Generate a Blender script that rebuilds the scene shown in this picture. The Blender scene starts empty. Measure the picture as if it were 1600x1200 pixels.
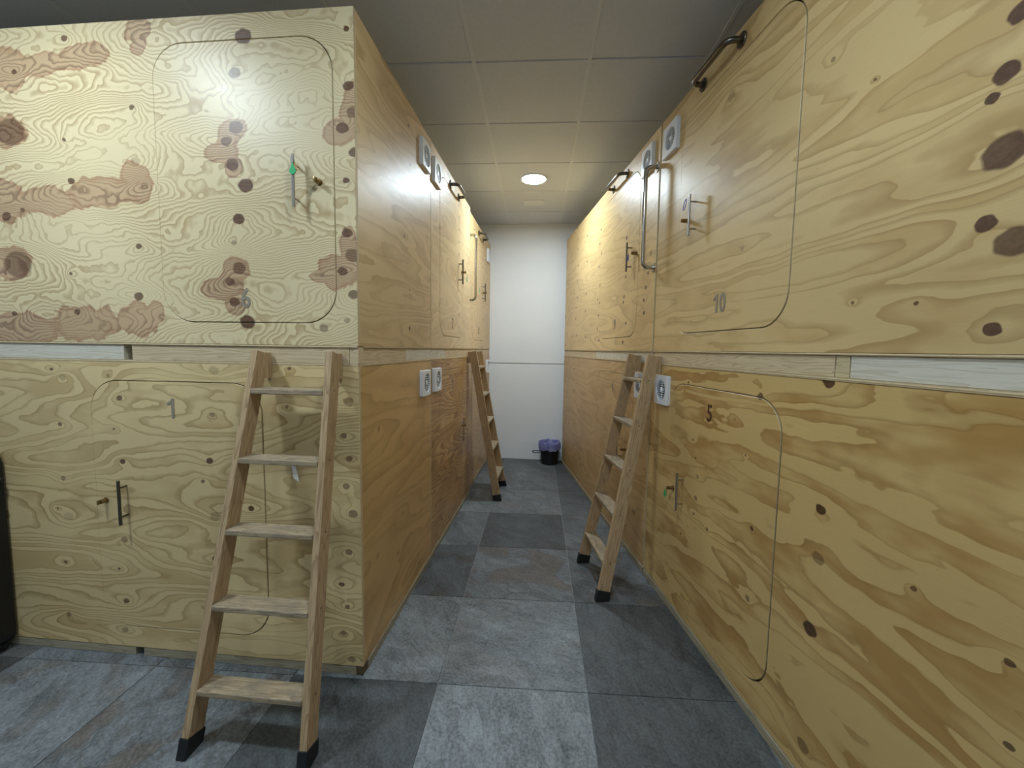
import bpy, bmesh, math, random
from mathutils import Vector, Matrix
from mathutils.geometry import tessellate_polygon

# ------------------------------------------------------------------ camera
FPX, YAW, PITCH, ROLL, CAMH = 659.18, .09475, -.0824, .01465, 1.40
cy, sy, cp, sp = math.cos(YAW), math.sin(YAW), math.cos(PITCH), math.sin(PITCH)
FWD = Vector((-sy*cp, cy*cp, sp)); r0 = Vector((cy, sy, 0)); u0 = r0.cross(FWD)
RGT = r0*math.cos(ROLL) + u0*math.sin(ROLL); UPV = -r0*math.sin(ROLL) + u0*math.cos(ROLL)
CAM = Vector((0, 0, CAMH))
scene = bpy.context.scene; col = scene.collection
cd = bpy.data.cameras.new('camera'); cam = bpy.data.objects.new('camera', cd); col.objects.link(cam)
cd.sensor_fit = 'HORIZONTAL'; cd.sensor_width = 36; cd.lens = FPX/1600*36; cd.clip_start = .02
cam.matrix_world = Matrix(((RGT.x, UPV.x, -FWD.x, 0), (RGT.y, UPV.y, -FWD.y, 0), (RGT.z, UPV.z, -FWD.z, CAMH), (0, 0, 0, 1)))
scene.camera = cam
# ------------------------------------------------------------------ light and exposure
w = bpy.data.worlds.new('world'); scene.world = w; w.use_nodes = True
w.node_tree.nodes['Background'].inputs[0].default_value = (.5, .55, .6, 1)
w.node_tree.nodes['Background'].inputs[1].default_value = 0.02
vs = scene.view_settings
vs.view_transform = 'Standard'; vs.look = 'None'; vs.gamma = 1; vs.use_curve_mapping = False; vs.exposure = 2.12
LAMP_STRENGTH = 62.0
LAMP_COLOR = (.75, .895, 1.0)
LAMPS = [((-.202, 3.908), 'round flush ceiling light glowing above the aisle', 1.0),
         ((-1.945, .762), 'round flush ceiling light above the floor before the door numbered 6', 1.0),
         ((-.092, .828), 'round flush ceiling light above the mouth of the aisle', .62),
         ((-1.835, -2.32), 'round ceiling fill light added behind the camera in the open part of the room', .5),  # unseen fill lamp, added to put frontal light on the left block
         ((.020, -2.25), 'round ceiling fill light added behind the camera by the back wall facing the aisle', .5)]  # second unseen fill lamp, added behind the camera to soften contrast

# ------------------------------------------------------------------ measured layout (metres)
XL, YL = -.7753, 1.6271           # corner of the left block
XR, AR = 1.0710, .17714           # right block face
SR, CR = math.sin(AR), math.cos(AR)
ZL, ZR = 2.676, 2.710
Z1, Z2 = 1.403, 1.3195            # foot of upper panels, head of lower panels
ZC, YE = 2.930, 5.31
LS1, LS2 = 2.645, 3.904           # seams on the left
RS = 2.668                        # seam on the right
RNEAR = .45
LFAR = -2.95
TH = .018

class Frame:
    def __init__(s, kind): s.kind = kind; s.rd = -1 if kind == 'R' else 1
    def p(s, a, o, z):
        if s.kind == 'F': return Vector((a, YL-o, z))
        if s.kind == 'L': return Vector((XL+o, a, z))
        if s.kind == 'L3': return Vector((XL-.02+o, a, z))
        return Vector((XR-SR*a-CR*o, CR*a-SR*o, z))
    def n(s): return s.p(0, 1, 0)-s.p(0, 0, 0)
    def d(s): return s.p(1, 0, 0)-s.p(0, 0, 0)
    def px(s, x, y, o=0):
        """pixel of the photograph -> (a, z) on this face, o metres in front of it"""
        r = RGT*((x-800)/FPX) - UPV*((y-600)/FPX) + FWD
        n = s.n(); q = s.p(0, o, 0); t = (q-CAM).dot(n)/r.dot(n); P = CAM+r*t
        return (P-q).dot(s.d()), P.z
F, L, L3, R = Frame('F'), Frame('L'), Frame('L3'), Frame('R')

# ------------------------------------------------------------------ mesh helpers
def tag(o, label=None, cat=None, group=None, kind=None):
    for k, v in (('label', label), ('category', cat), ('group', group), ('kind', kind)):
        if v: o[k] = v
    return o
def empty(name, loc, label, cat, group=None):
    o = bpy.data.objects.new(name, None); col.objects.link(o); o.location = loc
    o.empty_display_size = .1
    return tag(o, label, cat, group)
def link(name, me, parent=None, loc=(0, 0, 0)):
    o = bpy.data.objects.new(name, me); col.objects.link(o); o.location = loc
    if parent: o.parent = parent
    return o
def origin(parent):
    v = Vector((0, 0, 0))
    while parent: v = v+Vector(parent.location); parent = parent.parent
    return v
def finish(name, bm, mats, parent=None, loc=None, smooth=None, recalc=True):
    """bm holds world coordinates; becomes one mesh object"""
    if recalc: bmesh.ops.recalc_face_normals(bm, faces=bm.faces)
    off = origin(parent) if parent else Vector(loc or (0, 0, 0))
    bmesh.ops.translate(bm, verts=bm.verts, vec=-off)
    me = bpy.data.meshes.new(name); bm.to_mesh(me); bm.free()
    for m in (mats if isinstance(mats, (list, tuple)) else [mats]): me.materials.append(m)
    if smooth is not None:
        me.shade_smooth()
        me.set_sharp_from_angle(angle=math.radians(smooth))
    return link(name, me, parent, (0, 0, 0) if parent else off)
def uv_all(bm, fn):
    uv = bm.loops.layers.uv.verify()
    for f in bm.faces:
        for l in f.loops: l[uv].uv = fn(l.vert.co, f)
def ortho(ax):
    ax = Vector(ax).normalized(); t = Vector((0, 0, 1)) if abs(ax.z) < .9 else Vector((1, 0, 0))
    b = ax.cross(t).normalized(); return ax, b, ax.cross(b)
def beam(bm, p0, p1, wv, dv, bev=0.0):
    """bar p0..p1 with cross-section spanned by full-width vectors wv, dv (centred); UV u = along"""
    t = bmesh.new(); p0, p1, wv, dv = map(Vector, (p0, p1, wv, dv))
    vs_ = [t.verts.new(p+wv*(i-.5)+dv*(j-.5)) for p in (p0, p1) for i in (0, 1) for j in (0, 1)]
    for q in ((0, 1, 3, 2), (4, 6, 7, 5), (0, 4, 5, 1), (2, 3, 7, 6), (0, 2, 6, 4), (1, 5, 7, 3)): t.faces.new([vs_[k] for k in q])
    if bev: bmesh.ops.bevel(t, geom=t.edges[:], offset=bev, segments=2, profile=.5, affect='EDGES')
    ax = (p1-p0).normalized(); wn, dn = wv.normalized(), dv.normalized()
    uv_all(t, lambda c, f: ((c-p0).dot(ax), (c-p0).dot(wn)+(c-p0).dot(dn)+.37*round(f.normal.dot(wn))))
    merge(bm, t)
def merge(bm, t):
    me = bpy.data.meshes.new('tmp'); t.to_mesh(me); t.free(); bm.from_mesh(me); bpy.data.meshes.remove(me)
def cyl(bm, p0, p1, r0_, r1_=None, seg=16, cap=True, bev=0):
    r1_ = r0_ if r1_ is None else r1_
    p0, p1 = Vector(p0), Vector(p1); ax, b, c = ortho(p1-p0); rings = []
    st = [(p0, r0_), (p1, r1_)]
    if bev: st = [(p0, r0_-bev), (p0+ax*bev, r0_), (p1-ax*bev, r1_), (p1, r1_-bev)]
    for p, r in st: rings.append([bm.verts.new(p+(b*math.cos(2*math.pi*k/seg)+c*math.sin(2*math.pi*k/seg))*r) for k in range(seg)])
    for A, B in zip(rings, rings[1:]):
        for k in range(seg): bm.faces.new((A[k], A[(k+1) % seg], B[(k+1) % seg], B[k]))
    if cap: bm.faces.new(rings[0][::-1]); bm.faces.new(rings[-1])
def tube(bm, pts, r, seg=14, cap=True):
    pts = [Vector(p) for p in pts]; rings = []; prev = None
    for i, p in enumerate(pts):
        t = (pts[min(i+1, len(pts)-1)]-pts[max(i-1, 0)]).normalized()
        if prev is None: _, b, _ = ortho(t)
        else: b = (prev-t*prev.dot(t)).normalized()
        prev = b; c = t.cross(b)
        rings.append([bm.verts.new(p+(b*math.cos(2*math.pi*k/seg)+c*math.sin(2*math.pi*k/seg))*r) for k in range(seg)])
    for A, B in zip(rings, rings[1:]):
        for k in range(seg): bm.faces.new((A[k], A[(k+1) % seg], B[(k+1) % seg], B[k]))
    if cap: bm.faces.new(rings[0][::-1]); bm.faces.new(rings[-1])
def arc_path(A, B, C_, r, n=7):
    """points rounding corner B between A and C_"""
    A, B, C_ = map(Vector, (A, B, C_)); u = (A-B).normalized(); v = (C_-B).normalized()
    out = []
    for i in range(n):
        t = i/(n-1); p = B+u*r; q = B+v*r
        out.append(p*(1-t)**2+B*2*t*(1-t)+q*t*t)
    return out
def rrect(a0, a1, z0, z1, r, n=10):
    P = []
    for cx, cz, s in ((a1-r, z1-r, 0), (a0+r, z1-r, 90), (a0+r, z0+r, 180), (a1-r, z0+r, 270)):
        for i in range(n+1):
            t = math.radians(s+90*i/n); P.append((cx+r*math.cos(t), cz+r*math.sin(t)))
    return P
def plate(bm, fr, outer, o_back, o_front, hole=None, bev=.0012, uvo=(0, 0), mat_face=0, mat_edge=0, hmat=None):
    """a flat board on a frame: outline (a, z), from o_back to o_front, an optional hole, chamfered front edge"""
    uv = bm.loops.layers.uv.verify()
    def inset(P, d):
        n = len(P); out = []
        ar = sum(P[i][0]*P[(i+1) % n][1]-P[(i+1) % n][0]*P[i][1] for i in range(n)); sg = 1 if ar > 0 else -1
        for i in range(n):
            p, q, s = Vector(P[i-1]), Vector(P[i]), Vector(P[(i+1) % n])
            e1 = (q-p).normalized() if (q-p).length > 1e-9 else (s-q).normalized(); e2 = (s-q).normalized() if (s-q).length > 1e-9 else e1
            n1 = Vector((-e1.y, e1.x))*sg; n2 = Vector((-e2.y, e2.x))*sg; m = n1+n2
            k = d*2/max(m.length_squared, .5)
            out.append((q.x+m.x*k, q.y+m.y*k))
        return out
    def face(loop, cs, mi):
        f = bm.faces.new(loop); f.material_index = mi
        for l, c in zip(f.loops, cs): l[uv].uv = (c[0]+uvo[0], c[1]+uvo[1])
    polys = [(outer, inset(outer, bev), mat_edge)]
    if hole: polys.append((hole, inset(hole, -bev), mat_edge if hmat is None else hmat))
    fronts = []; backs = []
    for P, Q, mi in polys:
        n = len(P)
        vb = [bm.verts.new(fr.p(a, o_back, z)) for a, z in P]
        vm = [bm.verts.new(fr.p(a, o_front-bev, z)) for a, z in P]
        vf = [bm.verts.new(fr.p(a, o_front, z)) for a, z in Q]
        for i in range(n):
            j = (i+1) % n
            # edge UV: along the edge, thickness across
            face((vb[i], vb[j], vm[j], vm[i]), ((P[i][0]+P[i][1], 0), (P[j][0]+P[j][1], 0), (P[j][0]+P[j][1], .018), (P[i][0]+P[i][1], .018)), mi)
            face((vm[i], vm[j], vf[j], vf[i]), (P[i], P[j], Q[j], Q[i]), mat_face)
        fronts.append((vf, Q)); backs.append((vb, P))
    for sets, mi in ((fronts, mat_face), (backs, mat_edge)):
        vv = [v for s in sets for v in s[0]]; cc = [c for s in sets for c in s[1]]
        tris = tessellate_polygon([[Vector((c[0], c[1], 0)) for c in s[1]] for s in sets])
        for t in tris:
            try: face([vv[k] for k in t], [cc[k] for k in t], mi)
            except ValueError: pass

# ------------------------------------------------------------------ material helpers
def lin(c):
    f = lambda v: v/12.92 if v <= .04045 else ((v+.055)/1.055)**2.4
    return tuple(f(v/255) for v in c)+(1,)
class NT:
    def __init__(s, tree): s.t = tree; s.x = 0
    def node(s, typ, **kw):
        n = s.t.nodes.new(typ); s.x += 30; n.location = (s.x, 0)
        for k, v in kw.items(): setattr(n, k, v)
        return n
    def put(s, sock, v):
        if hasattr(v, 'is_output'): s.t.links.new(v, sock)
        elif v is not None:
            if sock.type == 'VECTOR' and not hasattr(v, '__len__'): v = (v, v, v)
            sock.default_value = v
    def m(s, op, a, b=None, c=None, clamp=False):
        n = s.node('ShaderNodeMath', operation=op, use_clamp=clamp)
        for i, v in enumerate((a, b, c)):
            if v is not None: s.put(n.inputs[i], v)
        return n.outputs[0]
    def v(s, op, a, b=None):
        n = s.node('ShaderNodeVectorMath', operation=op); s.put(n.inputs[0], a)
        if b is not None: s.put(n.inputs[1], b)
        return n.outputs[1] if op in ('DOT_PRODUCT', 'LENGTH', 'DISTANCE') else n.outputs[0]
    def noise(s, vec, scale=1, detail=2, rough=.5, dist=0, dim='2D', out=0, lac=2.0):
        n = s.node('ShaderNodeTexNoise', noise_dimensions=dim)
        s.put(n.inputs['Vector'], vec); n.inputs['Scale'].default_value = scale; n.inputs['Detail'].default_value = detail
        n.inputs['Roughness'].default_value = rough; n.inputs['Distortion'].default_value = dist; n.inputs['Lacunarity'].default_value = lac
        return n.outputs[out]
    def mapr(s, v, a, b, c=0, d=1, smooth=False):
        n = s.node('ShaderNodeMapRange'); n.clamp = True
        if smooth: n.interpolation_type = 'SMOOTHSTEP'
        s.put(n.inputs[0], v)
        for i, q in enumerate((a, b, c, d)): s.put(n.inputs[i+1], q)
        return n.outputs[0]
    def ramp(s, v, stops):
        n = s.node('ShaderNodeValToRGB'); s.put(n.inputs[0], v); e = n.color_ramp.elements
        for i, (p, c) in enumerate(stops):
            el = e[i] if i < 2 else e.new(p)
            el.position = p; el.color = c if hasattr(c, '__len__') else (c, c, c, 1)
        return n.outputs[0]
    def mix(s, f, a, b, mode='MIX'):
        n = s.node('ShaderNodeMix', data_type='RGBA', blend_type=mode)
        s.put(n.inputs[0], f); s.put(n.inputs[6], a); s.put(n.inputs[7], b); return n.outputs[2]
def new_mat(name):
    m = bpy.data.materials.new(name); m.use_nodes = True; t = m.node_tree
    return m, NT(t), t.nodes['Principled BSDF']
def bump(N, b, h, strength, dist):
    n = N.node('ShaderNodeBump'); n.inputs['Strength'].default_value = strength; n.inputs['Distance'].default_value = dist
    N.put(n.inputs['Height'], h); N.t.links.new(n.outputs[0], b.inputs['Normal'])
def simple(name, c, rough=.5, metal=0, noise=0, nscale=30, spec=.5, bmp=0):
    m, N, b = new_mat(name)
    b.inputs['Roughness'].default_value = rough; b.inputs['Metallic'].default_value = metal; b.inputs['Specular IOR Level'].default_value = spec
    tc = N.node('ShaderNodeTexCoord').outputs['Object']
    f = N.noise(tc, nscale, 4, .6, dim='3D')
    k = noise
    N.put(b.inputs['Base Color'], N.mix(N.mapr(f, .3, .7), tuple(min(1, v*(1-k)) for v in lin(c)[:3])+(1,), tuple(min(1, v*(1+k)) for v in lin(c)[:3])+(1,)))
    if bmp: bump(N, b, f, bmp, .002)
    return m

# ------------------------------------------------------------------ knot node group
def knot_group():
    g = bpy.data.node_groups.new('knot_field', 'ShaderNodeTree')
    for n, t in (('P', 'NodeSocketVector'), ('C', 'NodeSocketVector'), ('Rinv', 'NodeSocketFloat'), ('Amp', 'NodeSocketFloat'), ('Dark', 'NodeSocketFloat'), ('H', 'NodeSocketFloat'), ('K', 'NodeSocketFloat')):
        g.interface.new_socket(n, in_out='INPUT', socket_type=t)
    for n in ('H', 'K'): g.interface.new_socket(n, in_out='OUTPUT', socket_type='NodeSocketFloat')
    N = NT(g); gi = N.node('NodeGroupInput'); go = N.node('NodeGroupOutput'); I = gi.outputs
    dv = N.v('SUBTRACT', I['P'], I['C'])
    sc = N.node('ShaderNodeVectorMath', operation='SCALE'); N.put(sc.inputs[0], dv); N.put(sc.inputs['Scale'], I['Rinv']); dv = sc.outputs[0]
    wide = N.v('MULTIPLY', dv, (.20, .36, 0)); q = N.v('DOT_PRODUCT', wide, wide)
    h = N.m('ADD', I['H'], N.m('DIVIDE', I['Amp'], N.m('ADD', q, 1.0)))
    core = N.v('MULTIPLY', dv, (.82, 1, 0)); d = N.v('LENGTH', core)
    k = N.m('MAXIMUM', I['K'], N.m('MULTIPLY', I['Dark'], N.mapr(d, 1.08, .9)))
    g.links.new(h, go.inputs[0]); g.links.new(k, go.inputs[1])
    return g
KG = knot_group()
def stain_group():
    g = bpy.data.node_groups.new('stain_field', 'ShaderNodeTree')
    for n, t in (('P', 'NodeSocketVector'), ('C', 'NodeSocketVector'), ('S', 'NodeSocketVector'), ('M', 'NodeSocketFloat')):
        g.interface.new_socket(n, in_out='INPUT', socket_type=t)
    g.interface.new_socket('M', in_out='OUTPUT', socket_type='NodeSocketFloat')
    N = NT(g); gi = N.node('NodeGroupInput'); go = N.node('NodeGroupOutput'); I = gi.outputs
    d = N.v('LENGTH', N.v('DIVIDE', N.v('SUBTRACT', I['P'], I['C']), I['S']))
    g.links.new(N.m('MINIMUM', I['M'], d), go.inputs[0])
    return g
SG = stain_group()

def plywood(name, base, line, seed, N_=26, sx=.85, sy_=3.2, lw=.30, contrast=.8, knots=(), stains=(), blotch=None, blotch_amt=0.0,
            stain_col=(172, 126, 92), knot_col=(92, 58, 40), rough=.36, rip=.030, rfx=9, rfy=14, tone=.06, detail=1.5, wob=.02):
    """rotary-cut softwood face: contour bands of a stretched height field that flow round knots"""
    m, T, b = new_mat(name)
    uvn = T.node('ShaderNodeTexCoord').outputs['UV']
    rnd = random.Random(seed)
    off = (rnd.uniform(5, 50), rnd.uniform(5, 50), 0)
    # small wobble so that nothing is a perfect ellipse
    wn = T.v('SUBTRACT', T.noise(T.v('MULTIPLY', uvn, (5, 9, 0)), 1, 1, .55, out=1), (.5, .5, .5))
    P = T.v('ADD', uvn, T.v('MULTIPLY', wn, (wob*1.6, wob, 0)))
    fine = T.v('SUBTRACT', T.noise(T.v('MULTIPLY', uvn, (36, 54, 0)), 1, 0, .6, out=1), (.5, .5, .5))
    Pk = T.v('ADD', uvn, T.v('MULTIPLY', fine, (.007, .006, 0)))
    H = T.noise(T.v('ADD', T.v('MULTIPLY', P, (sx, sy_, 0)), off), 1, detail, .45)
    ripple = T.noise(T.v('ADD', T.v('MULTIPLY', uvn, (rfx, rfy, 0)), off), 1, 2, .55)
    H = T.m('MULTIPLY_ADD', ripple, rip, H)
    K = 0.0
    for (a, z, r, dark, amp) in knots:
        n = T.node('ShaderNodeGroup'); n.node_tree = KG
        T.put(n.inputs['P'], Pk); n.inputs['C'].default_value = (a, z, 0); n.inputs['Rinv'].default_value = 1/r
        n.inputs['Amp'].default_value = amp; n.inputs['Dark'].default_value = dark
        T.put(n.inputs['H'], H); T.put(n.inputs['K'], K); H, K = n.outputs[0], n.outputs[1]
    hb = T.m('MULTIPLY', H, N_)
    fr = T.m('FRACT', hb)
    mod = T.noise(T.v('ADD', T.v('MULTIPLY', uvn, (1.3, 3.0, 0)), (off[1], off[0], 0)), 1, 2, .5)
    wide = T.mapr(mod, .3, .7, lw*.6, lw*1.5)
    prof = T.m('SUBTRACT', 1.0, T.m('DIVIDE', fr, wide), clamp=True)       # sharp start, soft tail
    start = T.mapr(fr, 0.0, .035)
    dark = T.m('MULTIPLY', T.m('POWER', T.m('MULTIPLY', prof, start), .8), T.mapr(mod, .22, .62, .55*contrast, contrast))
    fib = T.noise(T.v('MULTIPLY', uvn, (14, 420, 0)), 1, 1, .6)
    big = T.noise(T.v('ADD', T.v('MULTIPLY', uvn, (1.1, 1.6, 0)), off), 1, 1, .5)
    blo, bli = lin(base), lin(line)
    c = T.mix(T.mapr(big, .3, .7), tuple(v*(1-tone*1.4) for v in blo[:3])+(1,), tuple(min(1, v*(1+tone)) for v in blo[:3])+(1,))
    if blotch:
        hb2 = T.m('FRACT', T.m('MULTIPLY', H, N_*.5))
        bm_ = T.m('MULTIPLY', T.mapr(hb2, .55, .52), T.mapr(hb2, .0, .03))
        bm_ = T.m('MULTIPLY', bm_, T.mapr(T.noise(T.v('MULTIPLY', uvn, (2.2, 6, 0)), 1, 3, .6), .38, .62))
        c = T.mix(T.m('MULTIPLY', bm_, blotch_amt), c, lin(blotch))
    if stains:
        M = 9.0
        rs = T.m('MULTIPLY_ADD', T.m('SUBTRACT', ripple, .5), .9, 0.0)
        for (a, z, ra, rz) in stains:
            n = T.node('ShaderNodeGroup'); n.node_tree = SG
            T.put(n.inputs['P'], P); n.inputs['C'].default_value = (a, z, 0); n.inputs['S'].default_value = (ra, rz, 1)
            T.put(n.inputs['M'], M); M = n.outputs[0]
        fl = T.m('MULTIPLY', T.m('SUBTRACT', fr, .5), .05)
        sm = T.mapr(T.m('ADD', T.m('ADD', M, rs), fl), 1.04, .93)
        edge = T.mapr(T.m('ADD', T.m('ADD', M, rs), fl), .72, 1.0, .62, 1.0)
        c = T.mix(T.m('MULTIPLY', T.m('MULTIPLY', sm, edge), .92), c, T.mix(T.mapr(big, .35, .65), lin(stain_col), tuple(v*1.18 for v in lin(stain_col)[:3])+(1,)))
        bli = T.mix(sm, bli, tuple(v*.36 for v in lin(stain_col)[:3])+(1,))
    c = T.mix(dark, c, bli)
    c = T.mix(T.mapr(fib, .35, .75, 0, .16), c, T.mix(.5, c, lin(line)))
    if knots:
        ring = T.m('MULTIPLY', T.mapr(K, .15, .6), T.mapr(K, 1.0, .75, 0, .5))
        kc = T.mix(T.mapr(T.noise(T.v('MULTIPLY', uvn, (70, 90, 0)), 1, 2, .6), .35, .7), tuple(v*.75 for v in lin(knot_col)[:3])+(1,), tuple(v*1.25 for v in lin(knot_col)[:3])+(1,))
        c = T.mix(T.m('MULTIPLY', K, .93), c, kc)
    T.put(b.inputs['Base Color'], c)
    T.put(b.inputs['Roughness'], T.mapr(fib, .3, .7, rough-.05, rough+.08))
    b.inputs['Specular IOR Level'].default_value = .42
    bump(T, b, T.m('ADD', T.m('MULTIPLY', fib, .5), T.m('MULTIPLY', T.noise(T.v('MULTIPLY', uvn, (60, 14, 0)), 1, 0, .5), .6)), .10, .0015)
    return m

def timber(name, light, dark_, scale=1.0, rough=.55, grime=0.0):
    m, T, b = new_mat(name)
    uvn = T.node('ShaderNodeTexCoord').outputs['UV']; oi = T.node('ShaderNodeObjectInfo').outputs['Random']
    off = T.node('ShaderNodeCombineXYZ'); T.put(off.inputs[0], T.m('MULTIPLY', oi, 37.0)); T.put(off.inputs[1], T.m('MULTIPLY', oi, 61.0))
    P = T.v('ADD', uvn, off.outputs[0])
    H = T.noise(T.v('MULTIPLY', P, (1.6*scale, 26*scale, 0)), 1, 2, .5)
    fr = T.m('FRACT', T.m('MULTIPLY', H, 11))
    ln = T.m('SUBTRACT', 1.0, T.m('DIVIDE', fr, .55), clamp=True)
    fib = T.noise(T.v('MULTIPLY', P, (20, 500, 0)), 1, 3, .6)
    c = T.mix(T.m('MULTIPLY', ln, .75), lin(light), lin(dark_))
    c = T.mix(T.mapr(fib, .4, .75, 0, .35), c, lin(dark_))
    if grime:
        c = T.mix(T.mapr(T.noise(T.v('MULTIPLY', P, (14, 30, 0)), 1, 4, .6), .4, .7, 0, grime), c, lin((112, 108, 100)))
    T.put(b.inputs['Base Color'], c); b.inputs['Roughness'].default_value = rough; b.inputs['Specular IOR Level'].default_value = .35
    bump(T, b, fib, .15, .0012)
    return m
def ply_edge():
    m, T, b = new_mat('plywood_edge')
    uvn = T.node('ShaderNodeTexCoord').outputs['UV']
    sep = T.node('ShaderNodeSeparateXYZ'); T.put(sep.inputs[0], uvn)
    st = T.m('FRACT', T.m('MULTIPLY', sep.outputs[1], 1/.0072))
    n = T.noise(T.v('MULTIPLY', uvn, (30, 300, 0)), 1, 3, .6)
    c = T.mix(T.mapr(st, .45, .55), lin((226, 210, 172)), lin((178, 150, 108)))
    c = T.mix(T.mapr(n, .35, .7, 0, .4), c, lin((140, 116, 82)))
    T.put(b.inputs['Base Color'], c); b.inputs['Roughness'].default_value = .6
    return m

def slate():
    m, T, b = new_mat('slate_tile')
    tc = T.node('ShaderNodeTexCoord').outputs['Object']; oin = T.node('ShaderNodeObjectInfo'); rn = oin.outputs['Random']
    tone = T.node('ShaderNodeSeparateColor'); T.put(tone.inputs[0], oin.outputs['Color'])
    rot = T.node('ShaderNodeVectorRotate', rotation_type='Z_AXIS'); T.put(rot.inputs['Vector'], tc); T.put(rot.inputs['Angle'], T.m('MULTIPLY_ADD', rn, 1.2, .25))
    off = T.node('ShaderNodeCombineXYZ'); T.put(off.inputs[0], T.m('MULTIPLY', rn, 91.0)); T.put(off.inputs[1], T.m('MULTIPLY', rn, 47.0))
    P = T.v('ADD', rot.outputs[0], off.outputs[0])
    big = T.noise(T.v('MULTIPLY', P, (1.6, 4.2, 1)), 1, 5, .58, dist=.6)
    mid = T.noise(T.v('MULTIPLY', P, (9, 19, 1)), 1, 6, .72, dist=.7)
    fine = T.noise(T.v('MULTIPLY', P, (75, 95, 1)), 1, 4, .65)
    patch = T.noise(T.v('MULTIPLY', P, (2.6, 3.2, 1)), 1, 3, .5, dist=1.2)
    crackn = T.noise(T.v('MULTIPLY', P, (2.2, 5.0, 1)), 1, 6, .62, dist=.9)
    crack = T.mapr(T.m('ABSOLUTE', T.m('SUBTRACT', crackn, .5)), .0, .007, 1, 0)
    lum = T.m('ADD', T.m('MULTIPLY_ADD', T.m('SUBTRACT', big, .5), 1.1, 0.0), T.m('MULTIPLY_ADD', T.m('SUBTRACT', mid, .5), 1.7, T.m('MULTIPLY', T.m('SUBTRACT', fine, .5), 1.5)))
    val = T.m('MULTIPLY', T.m('ADD', lum, 1.0), tone.outputs[0])
    cool, warm = (.92, 1.0, 1.06, 1), (1.10, .98, .90, 1)
    tint = T.mix(T.m('MULTIPLY', T.mapr(patch, .50, .60), tone.outputs[1]), cool, warm)
    val2 = T.m('MULTIPLY', val, T.mapr(T.m('MULTIPLY', T.mapr(patch, .50, .53), tone.outputs[1]), 0, 1, 1, .74))
    val2 = T.m('MULTIPLY', val2, T.mapr(crack, 0, 1, 1, .72))
    cc = T.node('ShaderNodeCombineColor')
    for i in range(3): T.put(cc.inputs[i], val2)
    T.put(b.inputs['Base Color'], T.mix(1.0, cc.outputs[0], tint, 'MULTIPLY'))
    T.put(b.inputs['Roughness'], T.mapr(mid, .3, .7, .46, .62)); b.inputs['Specular IOR Level'].default_value = .4
    h = T.m('ADD', T.m('MULTIPLY', mid, .8), T.m('ADD', T.m('MULTIPLY', fine, .35), T.m('MULTIPLY', crack, -.5)))
    bump(T, b, h, .35, .004)
    return m

# ------------------------------------------------------------------ figure of each plywood face
def kn(fr, items, sd, ak=1.0):
    """items: pixel x, pixel y, radius (m), darkness"""
    rnd = random.Random(sd); out = []
    for x, y, r, dk in items:
        a, z = fr.px(x, y)
        amp = ak*rnd.choice((-1, 1))*rnd.uniform(.10, .17)*min(1.5, .55+r/.025)
        out.append((a, z, r, dk, amp))
    return out
def stn(fr, items):
    out = []
    for x, y, rx, ry in items:
        a, z = fr.px(x, y); k = .0027; out.append((a, z, rx*k, ry*k))
    return out
K6 = [(380, 57, .029, 1), (367, 114, .021, .75), (369, 199, .025, .8), (353, 221, .019, .8), (363, 257, .022, .9), (384, 290, .026, 1), (373, 342, .021, 1),
      (366, 379, .010, .5), (374, 419, .024, .8), (359, 440, .017, .8), (367, 472, .019, .9), (387, 503, .027, 1), (16, 206, .055, .75), (100, 60, .012, .9), (22, 112, .010, .9),
      (206, 168, .010, .9), (100, 218, .007, .9), (210, 252, .016, .3), (226, 290, .014, .35), (111, 283, .012, .95), (10, 338, .019, .9), (35, 328, .009, .8),
      (28, 413, .055, .7), (217, 385, .011, .9), (217, 463, .017, .9), (121, 487, .012, .9), (23, 490, .011, .9), (111, 427, .007, .9), (544, 134, .018, .95), (535, 200, .020, .9),
      (551, 175, .02, .7), (553, 238, .018, .9), (541, 282, .011, 1), (543, 364, .018, .9), (551, 399, .026, .7), (535, 424, .017, .9), (553, 460, .018, .8), (542, 501, .010, .5), (506, 513, .015, .6), (541, 45, .010, 1)]
S6 = [(70, 100, 75, 16), (128, 88, 50, 18), (15, 108, 45, 30), (212, 48, 22, 18), (216, 72, 13, 14), (14, 206, 30, 26), (10, 315, 38, 32), (75, 315, 60, 22), (160, 300, 70, 22), (208, 270, 26, 18), (226, 294, 16, 20),
      (366, 200, 20, 18), (354, 218, 20, 22), (346, 238, 28, 14), (366, 262, 14, 16), (372, 420, 21, 18), (360, 440, 20, 20), (345, 452, 34, 18), (370, 478, 16, 14), (548, 172, 16, 36), (530, 206, 26, 18), (525, 210, 20, 12),
      (546, 395, 18, 34), (528, 425, 30, 26), (505, 432, 20, 10), (30, 512, 70, 26), (130, 505, 70, 28), (215, 498, 38, 26), (20, 412, 34, 28), (240, 490, 16, 20)]
K1 = [(80, 577, .008, .9), (98, 590, .013, .35), (169, 587, .008, .5), (334, 579, .018, .35), (187, 622, .011, .9), (332, 648, .011, .6), (94, 663, .009, .85), (178, 670, .005, .9), (192, 721, .011, 1), (328, 720, .013, 1),
      (317, 752, .008, .8), (99, 747, .011, .6), (90, 794, .005, .8), (107, 807, .02, .25), (337, 807, .02, .35), (195, 843, .013, .55), (336, 873, .011, .8), (103, 878, .008, .85), (186, 888, .006, .9), (198, 939, .011, .9),
      (108, 960, .011, .6), (196, 984, .013, .5), (393, 795, .012, 1), (545, 628, .018, .5), (537, 681, .011, .8), (546, 717, .012, .85), (541, 760, .013, .7), (552, 803, .017, .7), (545, 863, .013, .7), (534, 913, .010, .9), (543, 948, .010, .8),
      (537, 989, .012, .6), (550, 1030, .014, .6), (452, 576, .007, .9), (448, 636, .006, .7)]
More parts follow.
